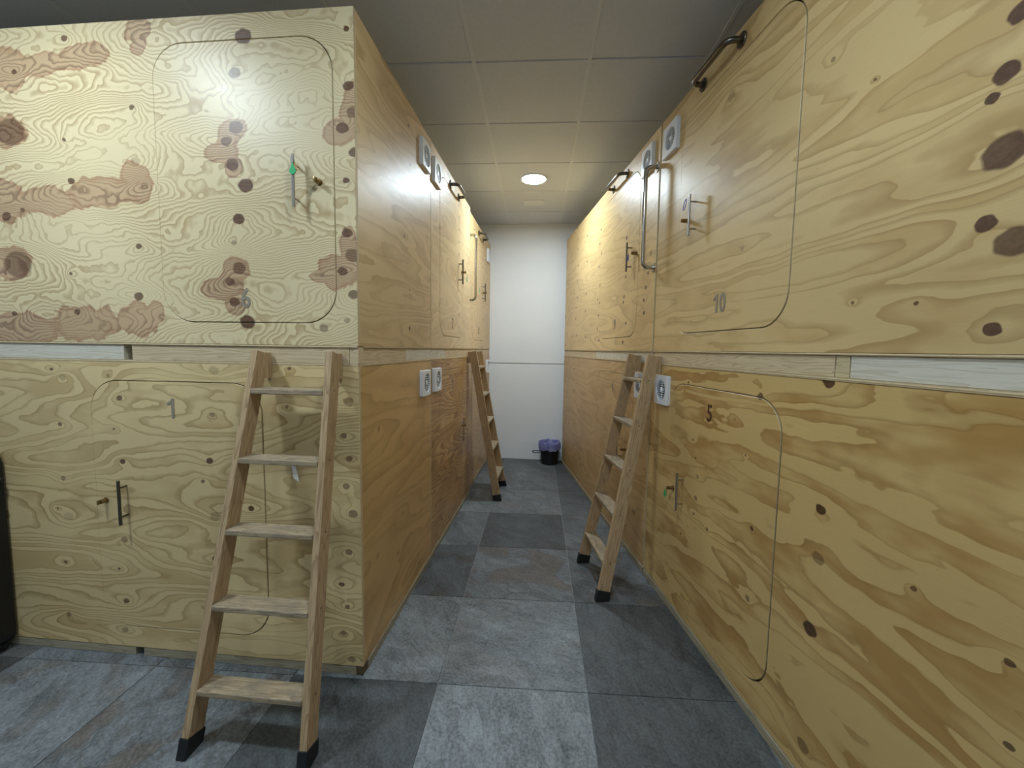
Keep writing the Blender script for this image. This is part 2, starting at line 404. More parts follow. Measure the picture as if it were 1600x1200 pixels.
K10 = [(1598, 16, .020, 1), (1573, 113, .020, 1), (1551, 154, .011, 1), (1570, 236, .034, .95), (1540, 350, .017, 1), (1586, 377, .030, .9), (1550, 514, .014, 1), (1143, 150, .022, .35), (1160, 389, .011, .3), (1332, 473, .005, .8), (1367, 124, .004, .9), (1432, 474, .005, .9), (1302, 93, .008, .6)]
K5 = [(1295, 596, .019, 1), (1188, 619, .013, .85), (1282, 796, .015, 1), (1278, 872, .019, .55), (1265, 983, .022, 1), (1254, 1165, .020, .6), (1168, 935, .012, .6), (1175, 826, .009, .9), (1090, 745, .011, .45), (1087, 778, .012, .6), (1084, 803, .008, .7), (1105, 827, .008, .7),
      (1083, 687, .006, .9), (1087, 715, .006, .9), (1165, 711, .005, .8), (1427, 920, .006, .8), (1578, 1037, .008, .9), (1576, 1166, .008, .9), (1064, 834, .006, .9), (1076, 597, .006, .9), (1070, 610, .005, .9), (1148, 655, .007, .3)]
c9 = [(115, 85), (115, 165), (116, 248), (117, 375), (114, 495), (110, 625), (100, 705), (98, 790), (102, 920), (188, 140), (188, 345), (180, 595), (172, 730), (172, 935), (297, 95), (287, 205), (299, 280), (280, 385), (287, 530),
      (270, 640), (284, 667), (275, 765), (266, 870), (278, 960), (497, 160), (476, 620), (470, 660), (490, 825), (465, 972), (663, 432), (645, 545), (630, 645), (630, 745), (490, 465)]
K9 = [(880+x/5, 340+y/5, .0125, .95) for x, y in c9]+[(1017, 396, .016, .5)]
K4 = [(897, 560+i*17, .012, .9) for i in range(9)]+[(955, 580+i*22, .008, .7) for i in range(5)]+[(978, 640, .008, .8), (977, 690, .008, .8), (973, 760, .009, .7), (990, 800, .02, .5)]
KL6 = [(640, 513, .011, 1), (638, 196, .009, .9), (632, 369, .008, .9), (641, 257, .010, .9), (640, 453, .007, .9)]
KL7 = [(717, 321+i*19, .013, .6) for i in range(11)]+[(687, 355, .02, .3), (686, 475, .02, .3)]
rr = random.Random(4)
def randk(a0, a1, z0, z1, n, s):
    q = random.Random(s); return [(q.uniform(a0, a1), q.uniform(z0, z1), q.uniform(.005, .014), q.uniform(.4, .95), q.choice((-1, 1))*q.uniform(.08, .15)) for _ in range(n)]
EDGE = ply_edge()
PLY = {
 6: plywood('plywood_pale_knotty', (226, 208, 166), (176, 144, 98), 6, N_=35, sx=1.0, sy_=3.2, lw=.5, contrast=.85, rip=.055, rfx=13, rfy=11, knots=kn(F, K6, 3, .8), stains=stn(F, S6), rough=.38, detail=2.0, stain_col=(170, 124, 92)),
 1: plywood('plywood_tan', (220, 196, 146), (160, 130, 82), 11, N_=25, sx=.62, sy_=3.4, lw=.30, contrast=.8, knots=kn(F, K1, 5, .8), blotch=(180, 148, 96), blotch_amt=.55),
 'L6': plywood('plywood_honey', (212, 184, 136), (166, 134, 88), 21, N_=13, sx=.7, sy_=4.4, lw=.5, contrast=.55, knots=kn(L, KL6, 6, .5), blotch=(184, 150, 102), blotch_amt=.6, rough=.40),
 'L1': plywood('plywood_amber', (204, 168, 110), (160, 124, 74), 22, N_=10, sx=.6, sy_=3.2, lw=.5, contrast=.5, knots=randk(1.7, 2.6, .1, 1.2, 5, 1), blotch=(182, 144, 88), blotch_amt=.6),
 7: plywood('plywood_cream', (222, 196, 150), (176, 146, 102), 23, N_=12, sx=.7, sy_=4, lw=.4, contrast=.45, knots=kn(L, KL7, 7, .3), blotch=(196, 164, 118), blotch_amt=.5, rough=.40),
 2: plywood('plywood_striped', (200, 164, 112), (126, 90, 54), 24, N_=26, sx=.3, sy_=4.6, lw=.7, contrast=.95, knots=randk(2.7, 3.9, .1, 1.25, 3, 2), blotch=(166, 122, 72), blotch_amt=.6),
 8: plywood('plywood_wheat', (214, 184, 132), (164, 132, 86), 25, N_=13, sx=.7, sy_=4, lw=.4, contrast=.5, knots=randk(4, 5.3, 1.45, 2.6, 8, 3)),
 3: plywood('plywood_brown', (196, 164, 118), (142, 106, 66), 26, N_=14, sx=.7, sy_=4, lw=.5, contrast=.6, knots=randk(4, 5.3, .1, 1.25, 6, 4)),
 10: plywood('plywood_straw', (214, 186, 132), (166, 132, 82), 31, N_=15, sx=.34, sy_=4.0, lw=.34, contrast=.7, rip=.05, rfx=4, rfy=16, knots=kn(R, K10, 8, .55), blotch=(190, 156, 102), blotch_amt=.6, knot_col=(84, 56, 46), rough=.40),
 5: plywood('plywood_golden', (208, 176, 116), (152, 116, 62), 38, N_=15, sx=.36, sy_=3.4, lw=.24, contrast=.6, rip=.07, rfx=5, rfy=16, knots=kn(R, K5, 9, .55), blotch=(174, 134, 76), blotch_amt=.95, knot_col=(72, 46, 32)),
 9: plywood('plywood_blond', (220, 190, 134), (174, 140, 90), 33, N_=13, sx=.6, sy_=3.8, lw=.4, contrast=.5, knots=kn(R, K9, 10, .25), blotch=(198, 164, 110), blotch_amt=.5, rough=.40),
 4: plywood('plywood_dull_gold', (204, 170, 116), (154, 118, 68), 34, N_=12, sx=.6, sy_=3.4, lw=.4, contrast=.5, knots=kn(R, K4, 11, .3), blotch=(180, 140, 84), blotch_amt=.5),
}
M_BATTEN = timber('batten_timber', (214, 194, 160), (176, 150, 112), .8)
M_BATTEN_W = timber('batten_timber_pale', (216, 210, 194), (190, 178, 154), .8)
M_LADDER = timber('ladder_timber', (192, 164, 126), (136, 106, 76), 1.0)
M_TREAD = timber('tread_timber', (184, 164, 134), (132, 110, 84), 1.0, grime=.6)
M_BASE = timber('base_timber', (168, 158, 134), (124, 112, 92), .8)
M_STEEL = simple('brushed_steel', (176, 172, 166), .28, 1, .05, 80)
M_CHROME = simple('polished_steel', (190, 188, 184), .16, 1, .03, 40)
M_DARKST = simple('dark_steel', (112, 106, 98), .3, 1, .1, 60)
M_BRASS = simple('aged_brass', (150, 128, 88), .32, 1, .15, 90)
M_WHITE = simple('white_plastic', (232, 234, 238), .32, 0, .01, 20)
M_DARK = simple('dark_plastic', (22, 23, 27), .5, 0, .1, 20)
M_RUBBER = simple('black_rubber', (24, 24, 26), .55, 0, .15, 60)
M_GREEN = simple('green_plastic', (22, 170, 96), .35, 0, .05, 60)
M_BLUE = simple('blue_plastic', (34, 44, 170), .35, 0, .05, 60)
M_BLACK = simple('black_plastic', (20, 20, 22), .42, 0, .15, 40)
M_NUM = simple('grey_numeral', (146, 136, 120), .5, 0, .1, 120)
M_NUMD = simple('brown_numeral', (84, 54, 36), .5, 0, .1, 120)
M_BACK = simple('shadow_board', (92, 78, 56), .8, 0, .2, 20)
M_WALL = simple('white_wall_panel', (240, 242, 244), .45, 0, .012, 3)
M_PLAIN = simple('painted_wall', (226, 227, 228), .7, 0, .02, 3)
M_TILE = simple('ceiling_tile', (218, 222, 230), .8, 0, .03, 40, bmp=.1)
M_GRID = simple('ceiling_grid', (222, 226, 232), .6, 0, .02, 20)
M_GROUT = simple('grout', (150, 152, 150), .85, 0, .15, 120)
M_STRIP = timber('seam_timber', (206, 190, 150), (170, 148, 108), .8)
M_TAPE = simple('clear_tape', (200, 198, 190), .25, 0, .1, 60)
SLATE = slate()

# ------------------------------------------------------------------ the room
def box_obj(name, lo, hi, m, parent=None, kind=None):
    bm = bmesh.new(); lo, hi = Vector(lo), Vector(hi); c = (lo+hi)/2; s = hi-lo
    beam(bm, (lo.x, c.y, c.z), (hi.x, c.y, c.z), (0, s.y, 0), (0, 0, s.z))
    o = finish(name, bm, m, parent, loc=(c.x, c.y, lo.z) if not parent else None)
    if kind: tag(o, kind=kind)
    return o
X0, X1, Y0 = -3.6, 2.3, -3.1
TANG, TS = math.radians(2.05), .6215
ca, sa = math.cos(TANG), math.sin(TANG)
def grid(o0, i, j, s): return Vector((o0[0]+s*(i*ca-j*sa), o0[1]+s*(i*sa+j*ca), 0))
floor = tag(box_obj('floor', (X0, Y0, -.08), (X1, YE+.1, -.0045), M_GROUT), 'grey stone floor laid in large square slabs', kind='structure')
def tile_mesh(name, s, t, gap, m, bev):
    bm = bmesh.new(); h = (s-gap)/2
    beam(bm, (-h, 0, t/2), (h, 0, t/2), (0, 2*h, 0), (0, 0, t), bev)
    me = bpy.data.meshes.new(name); bmesh.ops.recalc_face_normals(bm, faces=bm.faces); bm.to_mesh(me); bm.free(); me.materials.append(m); return me
tm = tile_mesh('floor_tile', TS, .005, .0035, SLATE, .0008)
# tone of each slab: (column, row) from the slab under the light of the aisle, 0,0 = x -.45...17, y 1.62...2.24
TONE = {(-1, 0): (.36, .2), (0, 0): (.36, .3), (1, 0): (.16, .15), (-1, -1): (.15, .2), (0, -1): (.40, .1), (1, -1): (.155, .1), (-2, -1): (.32, .9), (-3, -1): (.36, .6),
        (-2, 0): (.30, .4), (-3, 0): (.3, .4), (-1, 1): (.17, .8), (0, 1): (.27, .95), (1, 1): (.22, .8), (-1, 2): (.27, .1), (0, 2): (.145, .1), (1, 2): (.24, .3),
        (-1, 3): (.3, .2), (0, 3): (.27, .4), (1, 3): (.2, .2), (-1, 4): (.24, .3), (0, 4): (.25, .4), (1, 4): (.15, .2), (0, 5): (.24, .3), (-1, 5): (.22, .3), (-1, -2): (.3, .5), (-2, -2): (.34, .7), (0, -2): (.3, .3), (1, -2): (.16, .2)}
O_F = (-.448, 1.622)
rt = random.Random(12)
for i in range(-5, 5):
    for j in range(-8, 6):
        p = grid(O_F, i+.5, j+.5, TS)
        if not (X0+.31 < p.x < X1-.3 and Y0+.3 < p.y < YE+.25): continue
        if p.y > YE-.28 and abs(p.x) > 1.2: continue
        o = link('floor_tile', tm, floor, p-Vector(floor.location)+Vector((0, 0, -.005)))
        o.rotation_euler.z = TANG
        tn = TONE.get((i, j), (rt.choice((.16, .24, .3, .36)), rt.random()))
        o.color = (tn[0]*.6, tn[1], 0, 1)
# ceiling
ceil = tag(box_obj('ceiling', (X0, Y0, ZC+.004), (X1, YE+.1, ZC+.08), M_GRID), 'suspended ceiling of square off-white tiles', kind='structure')
CS = .6165
ctm = tile_mesh('ceiling_tile', CS, .010, .012, M_TILE, .002)
O_C = (-.455, 2.357)
rc = random.Random(3)
cells = []
for i in range(-5, 5):
    for j in range(-9, 5):
        p = grid(O_C, i+.5, j+.5, CS)
        if not (X0+.31 < p.x < X1-.31 and Y0+.31 < p.y < YE+.02): continue
        o = link('ceiling_tile', ctm, ceil, p-Vector(ceil.location)+Vector((0, 0, ZC-.004+rc.uniform(-.0012, .0012))))
        o.rotation_euler = (rc.uniform(-.003, .003), rc.uniform(-.003, .003), TANG)
# long grid runners seen as lighter bars
for i in range(-5, 6):
    bm = bmesh.new(); a = grid(O_C, i, -8.6, CS); b_ = grid(O_C, i, 4.75, CS)
    if not (X0+.05 < min(a.x, b_.x) and max(a.x, b_.x) < X1-.05): continue
    beam(bm, a+Vector((0, 0, ZC)), b_+Vector((0, 0, ZC)), (.022, 0, 0), (0, 0, .012), .001)
    finish('grid_runner', bm, M_GRID, ceil)
# walls
we = tag(box_obj('wall_end', (X0, YE, 0), (X1, YE+.12, ZC), M_PLAIN), 'white end wall closing the aisle', kind='structure')
for (z0, z1, o_) in ((0.0, 1.2165, .006), (1.2265, ZC-.001, .012)):
    bm = bmesh.new(); beam(bm, (-1.0, YE-o_/2, (z0+z1)/2), (.30, YE-o_/2, (z0+z1)/2), (0, o_, 0), (0, 0, z1-z0), .002)
    finish('wall_panel', bm, M_WALL, we)
box_obj('wall_left', (X0-.1, Y0, 0), (X0, YE, ZC), M_PLAIN, kind='structure')
box_obj('wall_back', (X0, Y0-.1, 0), (X1, Y0, ZC), M_PLAIN, kind='structure')
box_obj('wall_right', (X1, Y0, 0), (X1+.1, YE, ZC), M_PLAIN, kind='structure')

# ------------------------------------------------------------------ fittings (parts of a pod)
def text_mesh(body, size, sx, ext):
    cu = bpy.data.curves.new('numeral', 'FONT'); cu.body = body; cu.size = size; cu.extrude = ext; cu.align_x = 'CENTER'; cu.align_y = 'CENTER'; cu.resolution_u = 4
    cu.offset = .0016
    ob = bpy.data.objects.new('numeral', cu); col.objects.link(ob)
    dg = bpy.context.evaluated_depsgraph_get(); me = bpy.data.meshes.new_from_object(ob.evaluated_get(dg))
    bpy.data.objects.remove(ob); bpy.data.curves.remove(cu)
    bm = bmesh.new(); bm.from_mesh(me); bpy.data.meshes.remove(me)
    for v in bm.verts: v.co.x *= sx
    return bm
def numeral(parent, fr, body, a, z, h, m):
    one = [(.16, -.5), (.16, .5), (.04, .5), (-.02, .40), (-.14, .31), (-.22, .28), (-.22, .15), (-.10, .19), (.0, .27), (.0, -.5)]
    adv = .62*h; bm = bmesh.new()
    for k, ch in enumerate(body):
        cx = (k-(len(body)-1)/2)*adv
        if ch == '1':
            t = bmesh.new()
            for zz in (-.0015, .0015):
                f = t.faces.new([t.verts.new((x*h+cx, y*h, zz)) for x, y in one])
            v_ = list(t.verts); n = len(one)
            for i in range(n): t.faces.new((v_[i], v_[(i+1) % n], v_[n+(i+1) % n], v_[n+i]))
        else:
            t = text_mesh(ch, h/.72, .80, .0015)
            xs = [v.co.x for v in t.verts]; ys = [v.co.y for v in t.verts]; mx, my = (min(xs)+max(xs))/2, (min(ys)+max(ys))/2
            for v in t.verts: v.co.x += cx-mx; v.co.y -= my
        merge(bm, t)
    for v in bm.verts: v.co = fr.p(a+fr.rd*v.co.x, .0016+v.co.z, z+v.co.y)
    finish('door_numeral', bm, m, parent)
def pull(parent, fr, a, z, m=None, ln=.196, off=.036):
    m = m or M_STEEL; bm = bmesh.new()
    cyl(bm, fr.p(a, off, z-ln/2), fr.p(a, off, z+ln/2), .0062, seg=16, bev=.001)
    for s in (-1, 1): cyl(bm, fr.p(a, 0, z+s*.064), fr.p(a, off, z+s*.064), .0042, seg=12)
    finish('pull_handle', bm, m, parent, smooth=35)
def lock(parent, fr, a, z, m=None, key=False):
    bm = bmesh.new()
    cyl(bm, fr.p(a, 0, z), fr.p(a, .004, z), .0135, seg=20, bev=.001)
    cyl(bm, fr.p(a, .004, z), fr.p(a, .026, z), .0098, seg=20, bev=.0015)
    beam(bm, fr.p(a-.0035, .032, z), fr.p(a+.0035, .032, z), fr.n()*.014, (0, 0, .018), .0015)
    finish('lock_knob', bm, m or M_BRASS, parent, smooth=35)
def grab(parent, fr, p0, p1, off=.062, r=.0118, m=None):
    m = m or M_CHROME; bm = bmesh.new()
    A, B = fr.p(p0[0], 0, p0[1]), fr.p(p1[0], 0, p1[1]); Ao, Bo = fr.p(p0[0], off, p0[1]), fr.p(p1[0], off, p1[1])
    path = [A]+arc_path(A, Ao, Bo, .045)+arc_path(Ao, Bo, B, .045)+[B]
    tube(bm, path, r, 16)
    g = finish('grab_bar', bm, m, parent, smooth=40)
    for q in (p0, p1):
        bm = bmesh.new(); cyl(bm, fr.p(q[0], 0, q[1]), fr.p(q[0], .007, q[1]), .030, seg=28, bev=.002)
        for k in range(3):
            t = 2.1*k+.4; cyl(bm, fr.p(q[0]+.021*math.cos(t), .007, q[1]+.021*math.sin(t)), fr.p(q[0]+.021*math.cos(t), .0085, q[1]+.021*math.sin(t)), .0035, seg=10)
        finish('wall_flange', bm, m, g, smooth=35)
def fan(parent, fr, a, z, s=.155, t=.022):
    h = s/2; rO = .056
    circ = [(a+fr.rd*.006+rO*math.cos(2*math.pi*k/36), z+rO*math.sin(2*math.pi*k/36)) for k in range(36)]
    bm = bmesh.new(); plate(bm, fr, rrect(a-h, a+h, z-h, z+h, .008, 4), 0, t, hole=circ, bev=.003)
    fo = finish('vent_fan', bm, M_WHITE, parent, smooth=30)
    ca_ = a+fr.rd*.006
    bm = bmesh.new(); cyl(bm, fr.p(ca_, .0005, z), fr.p(ca_, .003, z), rO-.001, seg=32)
    finish('fan_core', bm, M_DARK, fo)
    bm = bmesh.new()
    n = 9
    for k in range(n):
        zz = z-rO+2*rO*(k+.5)/n; hw = math.sqrt(max(0, rO**2-(zz-z)**2))-.001
        beam(bm, fr.p(ca_-hw, t*.62, zz), fr.p(ca_+hw, t*.62, zz), fr.n()*.006, (0, 0, .0028))
    cyl(bm, fr.p(ca_, .004, z), fr.p(ca_, t*.86, z), .013, seg=20, bev=.002)
    beam(bm, fr.p(ca_, t*.55, z-rO+.001), fr.p(ca_, t*.55, z+rO-.001), fr.n()*.006, fr.d()*.003)
    finish('louvre_grille', bm, M_WHITE, fo)

# ------------------------------------------------------------------ pods
def pod(label, key, fr, a0, a1, z0, z1, door, num, na, nz, nh, handle, lk, side=None, nm=None, hm=None, group=None, inset=0.0, radius=.13, gap=.0035, gaps=None, depth=1.0):
    """door = (a0, a1, z0, z1)"""
    am = (a0+a1)/2; base = fr.p(am, -depth/2, z0)
    root = empty('sleeping_pod', base, label, 'sleeping pod', group)
    m = PLY[key]
    outer = [(a0, z0), (a1, z0), (a1, z1), (a0, z1)]
    d0, d1, e0, e1 = door
    g0, g1 = gaps or (gap, gap)
    hole = rrect(d0-g0, d1+g1, e0-gap, e1+gap, radius+gap/2, 12)
    bm = bmesh.new(); plate(bm, fr, outer, -TH, 0, hole=hole, mat_face=0, mat_edge=1, bev=.0015)
    finish('front_panel', bm, [m, EDGE], root)
    bm = bmesh.new(); plate(bm, fr, rrect(d0, d1, e0, e1, radius, 12), -TH, 0.0008, mat_face=0, mat_edge=1, bev=.0015)
    dr = finish('door', bm, [m, EDGE], root)
    bm = bmesh.new(); plate(bm, fr, rrect(d0-.05, d1+.05, max(e0-.05, z0+.006), min(e1+.05, z1-.006), radius, 6), -TH-.014, -TH-.001)
    finish('door_stop', bm, M_BACK, root)
    if num: numeral(dr, fr, num, na, nz, nh, nm or M_NUM)
    if handle: pull(dr, fr, *handle, m=hm)
    if lk: lock(dr, fr, *lk)
    # carcass behind the face
    bm = bmesh.new()
    for (p, q, o0, o1) in (((a0, a1-inset), (z0, z0+TH), -TH-.0005, -depth), ((a0, a1-inset), (z1-TH, z1), -TH-.0005, -depth)):
        beam(bm, fr.p(p[0], (o0+o1)/2, sum(q)/2), fr.p(p[1], (o0+o1)/2, sum(q)/2), fr.n()*(o1-o0), (0, 0, q[1]-q[0]))
        finish('deck_board', bm, EDGE, root); bm = bmesh.new()
    bm.free()
    return root, dr
def side_board(root, fr, a0, a1, z0, z1, key):
    bm = bmesh.new(); plate(bm, fr, [(a0, z0), (a1, z0), (a1, z1), (a0, z1)], -TH, 0, mat_face=0, mat_edge=1, bev=.0012)
    return finish('side_panel', bm, [PLY[key], EDGE], root)
def pieces(root, fr, name, spans, z0, z1, o0, o1, mats):
    for k, (a0, a1) in enumerate(spans):
        bm = bmesh.new(); beam(bm, fr.p(a0, (o0+o1)/2, (z0+z1)/2), fr.p(a1, (o0+o1)/2, (z0+z1)/2), fr.n()*abs(o1-o0), (0, 0, z1-z0), .0012)
        finish(name, bm, mats[k % len(mats)], root)

ZB = .040     # foot of the lower panels
G = 'plywood sleeping pods stacked in two tiers'
# --- pods 6 and 1 (end of the left block)
p6, d6 = pod('pale knotty plywood sleeping pod with the door numbered 6', 6, F, LFAR, XL, Z1, ZL, (-1.609, -.863, 1.495, 2.578), '6', -1.246, 1.592, .078, F.px(457.8, 282, .036), (-.9215, 2.038), group=G, inset=TH+.001, gaps=(.0008, .003))
p1, d1 = pod('tan plywood sleeping pod with the door numbered 1 behind a ladder', 1, F, LFAR, XL, ZB, Z2, (-1.981, -1.196, .14, 1.2405), '1', -1.601, 1.130, .083, F.px(186.5, 786, .036), (-1.936, .714), group=G, hm=M_DARKST, inset=TH+.001, gaps=(.001, .004))
side_board(p6, L, YL+TH, LS1-.004, Z1, ZL, 'L6'); side_board(p1, L, YL+TH, LS1-.004, ZB, Z2, 'L1')
fan(p6, L, 2.495, 2.515); fan(p1, L, 2.49, 1.188)
xa = F.px(192, 550)[0]; xb = F.px(205, 550)[0]; xc = F.px(545, 560)[0]
pieces(p1, F, 'top_batten', [(LFAR, xa), (xb, xc), (xc+.002, XL-.001)], Z2+.012, Z1-.008, -.05, -.004, [M_BATTEN_W, M_BATTEN, M_BATTEN])
pieces(p1, F, 'edge_strip', [(LFAR, XL-.002)], Z2+.0006, Z2+.0115, -.05, -.001, [EDGE])
pieces(p1, F, 'edge_strip', [(LFAR, XL-.002)], Z1-.0075, Z1-.0006, -.05, .001, [EDGE])
pieces(p1, L, 'top_batten', [(YL+.052, 2.19), (2.192, LS1-.004)], Z2+.012, Z1-.008, -.045, -.003, [M_BATTEN, M_BATTEN_W])
pieces(p1, L, 'edge_strip', [(YL+.052, LS1-.004)], Z2+.0006, Z2+.0115, -.045, .002, [EDGE])
pieces(p1, L, 'edge_strip', [(YL+.052, LS1-.004)], Z1-.0075, Z1-.0006, -.045, .002, [EDGE])
pieces(p1, F, 'base_batten', [(LFAR, -1.84), (-1.80, XL-.03), (XL-.028, XL)], .001, ZB-.003, -.045, -.001, [M_BASE, M_BASE, M_BACK])
pieces(p1, L, 'base_batten', [(YL+.047, LS1-.004)], .001, ZB-.003, -.04, .004, [M_BASE])
# --- pods 7 and 2, 8 and 3 (left aisle)
p7, d7 = pod('cream plywood sleeping pod with the door numbered 7', 7, L, LS1+.004, LS2-.003, Z1, ZL, (2.862, 3.60, 1.49, 2.575), '7', 3.23, 1.592, .078, L.px(723.3, 425, .036), (3.545, 2.035), group=G, hm=M_DARKST)
p2, d2 = pod('dark striped plywood sleeping pod with the door numbered 2', 2, L, LS1+.004, LS2-.003, ZB, Z2, (2.862, 3.60, .14, 1.24), '2', 3.235, 1.125, .083, (3.50, .712), (3.575, .735), group=G)
p8, d8 = pod('wheat plywood sleeping pod with the door numbered 8 against the white wall', 8, L3, LS2, YE-.016, Z1, ZL, (4.12, 4.86, 1.49, 2.575), '8', 4.5, 1.592, .078, (4.70, 2.02), (4.79, 2.03), group=G, hm=M_DARKST)
p3, d3 = pod('brown plywood sleeping pod with the door numbered 3 against the white wall', 3, L3, LS2, YE-.016, ZB, Z2, (4.12, 4.86, .14, 1.24), '3', 4.5, 1.125, .083, (4.66, .712), (4.76, .735), group=G)
fan(p7, L, 2.745, 2.515); fan(p2, L, 2.752, 1.19); fan(p8, L3, 5.09, 2.50); fan(p3, L3, 5.09, 1.19)
grab(p7, L, (3.15, 2.60), (3.42, 2.60), m=M_DARKST); grab(p8, L3, (4.46, 2.60), (4.73, 2.60), m=M_DARKST)
grab(p8, L3, (LS2+.034, 2.445), (LS2+.034, 1.852), off=.068)
for rt_, fr, a0, a1, mm in ((p2, L, LS1+.004, LS2-.003, [M_BATTEN_W]), (p3, L3, LS2, YE-.016, [M_BATTEN])):
    am = a0+.38
    pieces(rt_, fr, 'top_batten', [(a0, am), (am+.002, a1)], Z2+.012, Z1-.008, -.045, -.004, mm+[M_BATTEN])
    pieces(rt_, fr, 'edge_strip', [(a0, a1)], Z2+.0006, Z2+.0115, -.045, .0015, [EDGE])
    pieces(rt_, fr, 'edge_strip', [(a0, a1)], Z1-.0075, Z1-.0006, -.045, .0015, [EDGE])
    pieces(rt_, fr, 'base_batten', [(a0, a1)], .001, ZB-.003, -.04, .004, [M_BASE])
def vstrip(root, fr, a, z0, z1, w_=.007, o=.001, m=None):
    bm = bmesh.new(); beam(bm, fr.p(a, (o-.02)/2, z0), fr.p(a, (o-.02)/2, z1), fr.n()*(o+.02), fr.d()*w_, .0008)
    finish('seam_strip', bm, m or M_STRIP, root)
vstrip(p7, L, LS1, Z1, ZL, .0066); vstrip(p2, L, LS1, ZB, Z2, .0066)
# --- pods 10 and 5, 9 and 4 (right)
p10, d10 = pod('straw plywood sleeping pod with the door numbered 10', 10, R, RNEAR, RS-.006, Z1, ZR, (1.568, 2.395, 1.495, 2.60), '10', 1.980, 1.615, .083, R.px(1076.5, 336, .036), (2.300, 2.058), group=G, gaps=(.005, .001), depth=1.02)
p5, d5 = pod('golden plywood sleeping pod with the door numbered 5', 5, R, RNEAR, RS-.006, ZB, Z2, (1.556, 2.400, .140, 1.232), '5', 2.010, 1.122, .080, R.px(1057, 768.5, .036), (2.322, .672), group=G, nm=M_NUMD, gaps=(.007, .0012), depth=1.02)
p9, d9 = pod('blond plywood sleeping pod with the door numbered 9', 9, R, RS+.006, 5.275, Z1, ZR, (2.955, 3.822, 1.50, 2.60), '9', 3.395, 1.602, .080, R.px(979, 402, .036), (2.992, 2.05), group=G, hm=M_DARKST, gaps=(.0008, .002), depth=1.02)
p4, d4 = pod('dull gold plywood sleeping pod with the door numbered 4 behind a ladder', 4, R, RS+.006, 5.275, ZB, Z2, (2.955, 3.822, .14, 1.228), '4', 3.40, 1.122, .080, (3.15, .70), (3.07, .70), group=G, gaps=(.0008, .002), depth=1.02)
fan(p10, R, 2.515, 2.555, .165); fan(p9, R, 2.83, 2.575, .165); fan(p5, R, 2.495, 1.182, .165); fan(p4, R, 2.815, 1.178, .165)
grab(p10, R, (1.917, 2.655), (2.210, 2.655), m=M_DARKST, r=.0125); grab(p9, R, (3.223, 2.655), (3.530, 2.655), m=M_DARKST)
grab(p9, R, (RS+.035, 2.485), (RS+.035, 1.902), off=.072, r=.013)
ra, rb = R.px(1303, 580)[0], R.px(1325, 580)[0]
pieces(p5, R, 'top_batten', [(RNEAR, rb-.003), (rb, ra), (ra+.003, RS-.008)], Z2+.012, Z1-.008, -.05, -.004, [M_BATTEN_W, M_STRIP, M_BATTEN])
pieces(p4, R, 'top_batten', [(RS+.006, 3.9), (3.902, 5.275)], Z2+.012, Z1-.008, -.05, -.004, [M_BATTEN_W, M_BATTEN])
for rt_, a0, a1 in ((p5, RNEAR, RS-.006), (p4, RS+.006, 5.275)):
    pieces(rt_, R, 'edge_strip', [(a0, a1)], Z2+.0006, Z2+.0115, -.05, .002, [EDGE])
    pieces(rt_, R, 'edge_strip', [(a0, a1)], Z1-.0075, Z1-.0006, -.05, .002, [EDGE])
    pieces(rt_, R, 'base_batten', [(a0, a1)], .001, ZB-.003, -.05, .006, [M_BASE])
vstrip(p9, R, RS, Z1, ZR, .0112, .004); vstrip(p4, R, RS, ZB, Z2, .0112, .004)

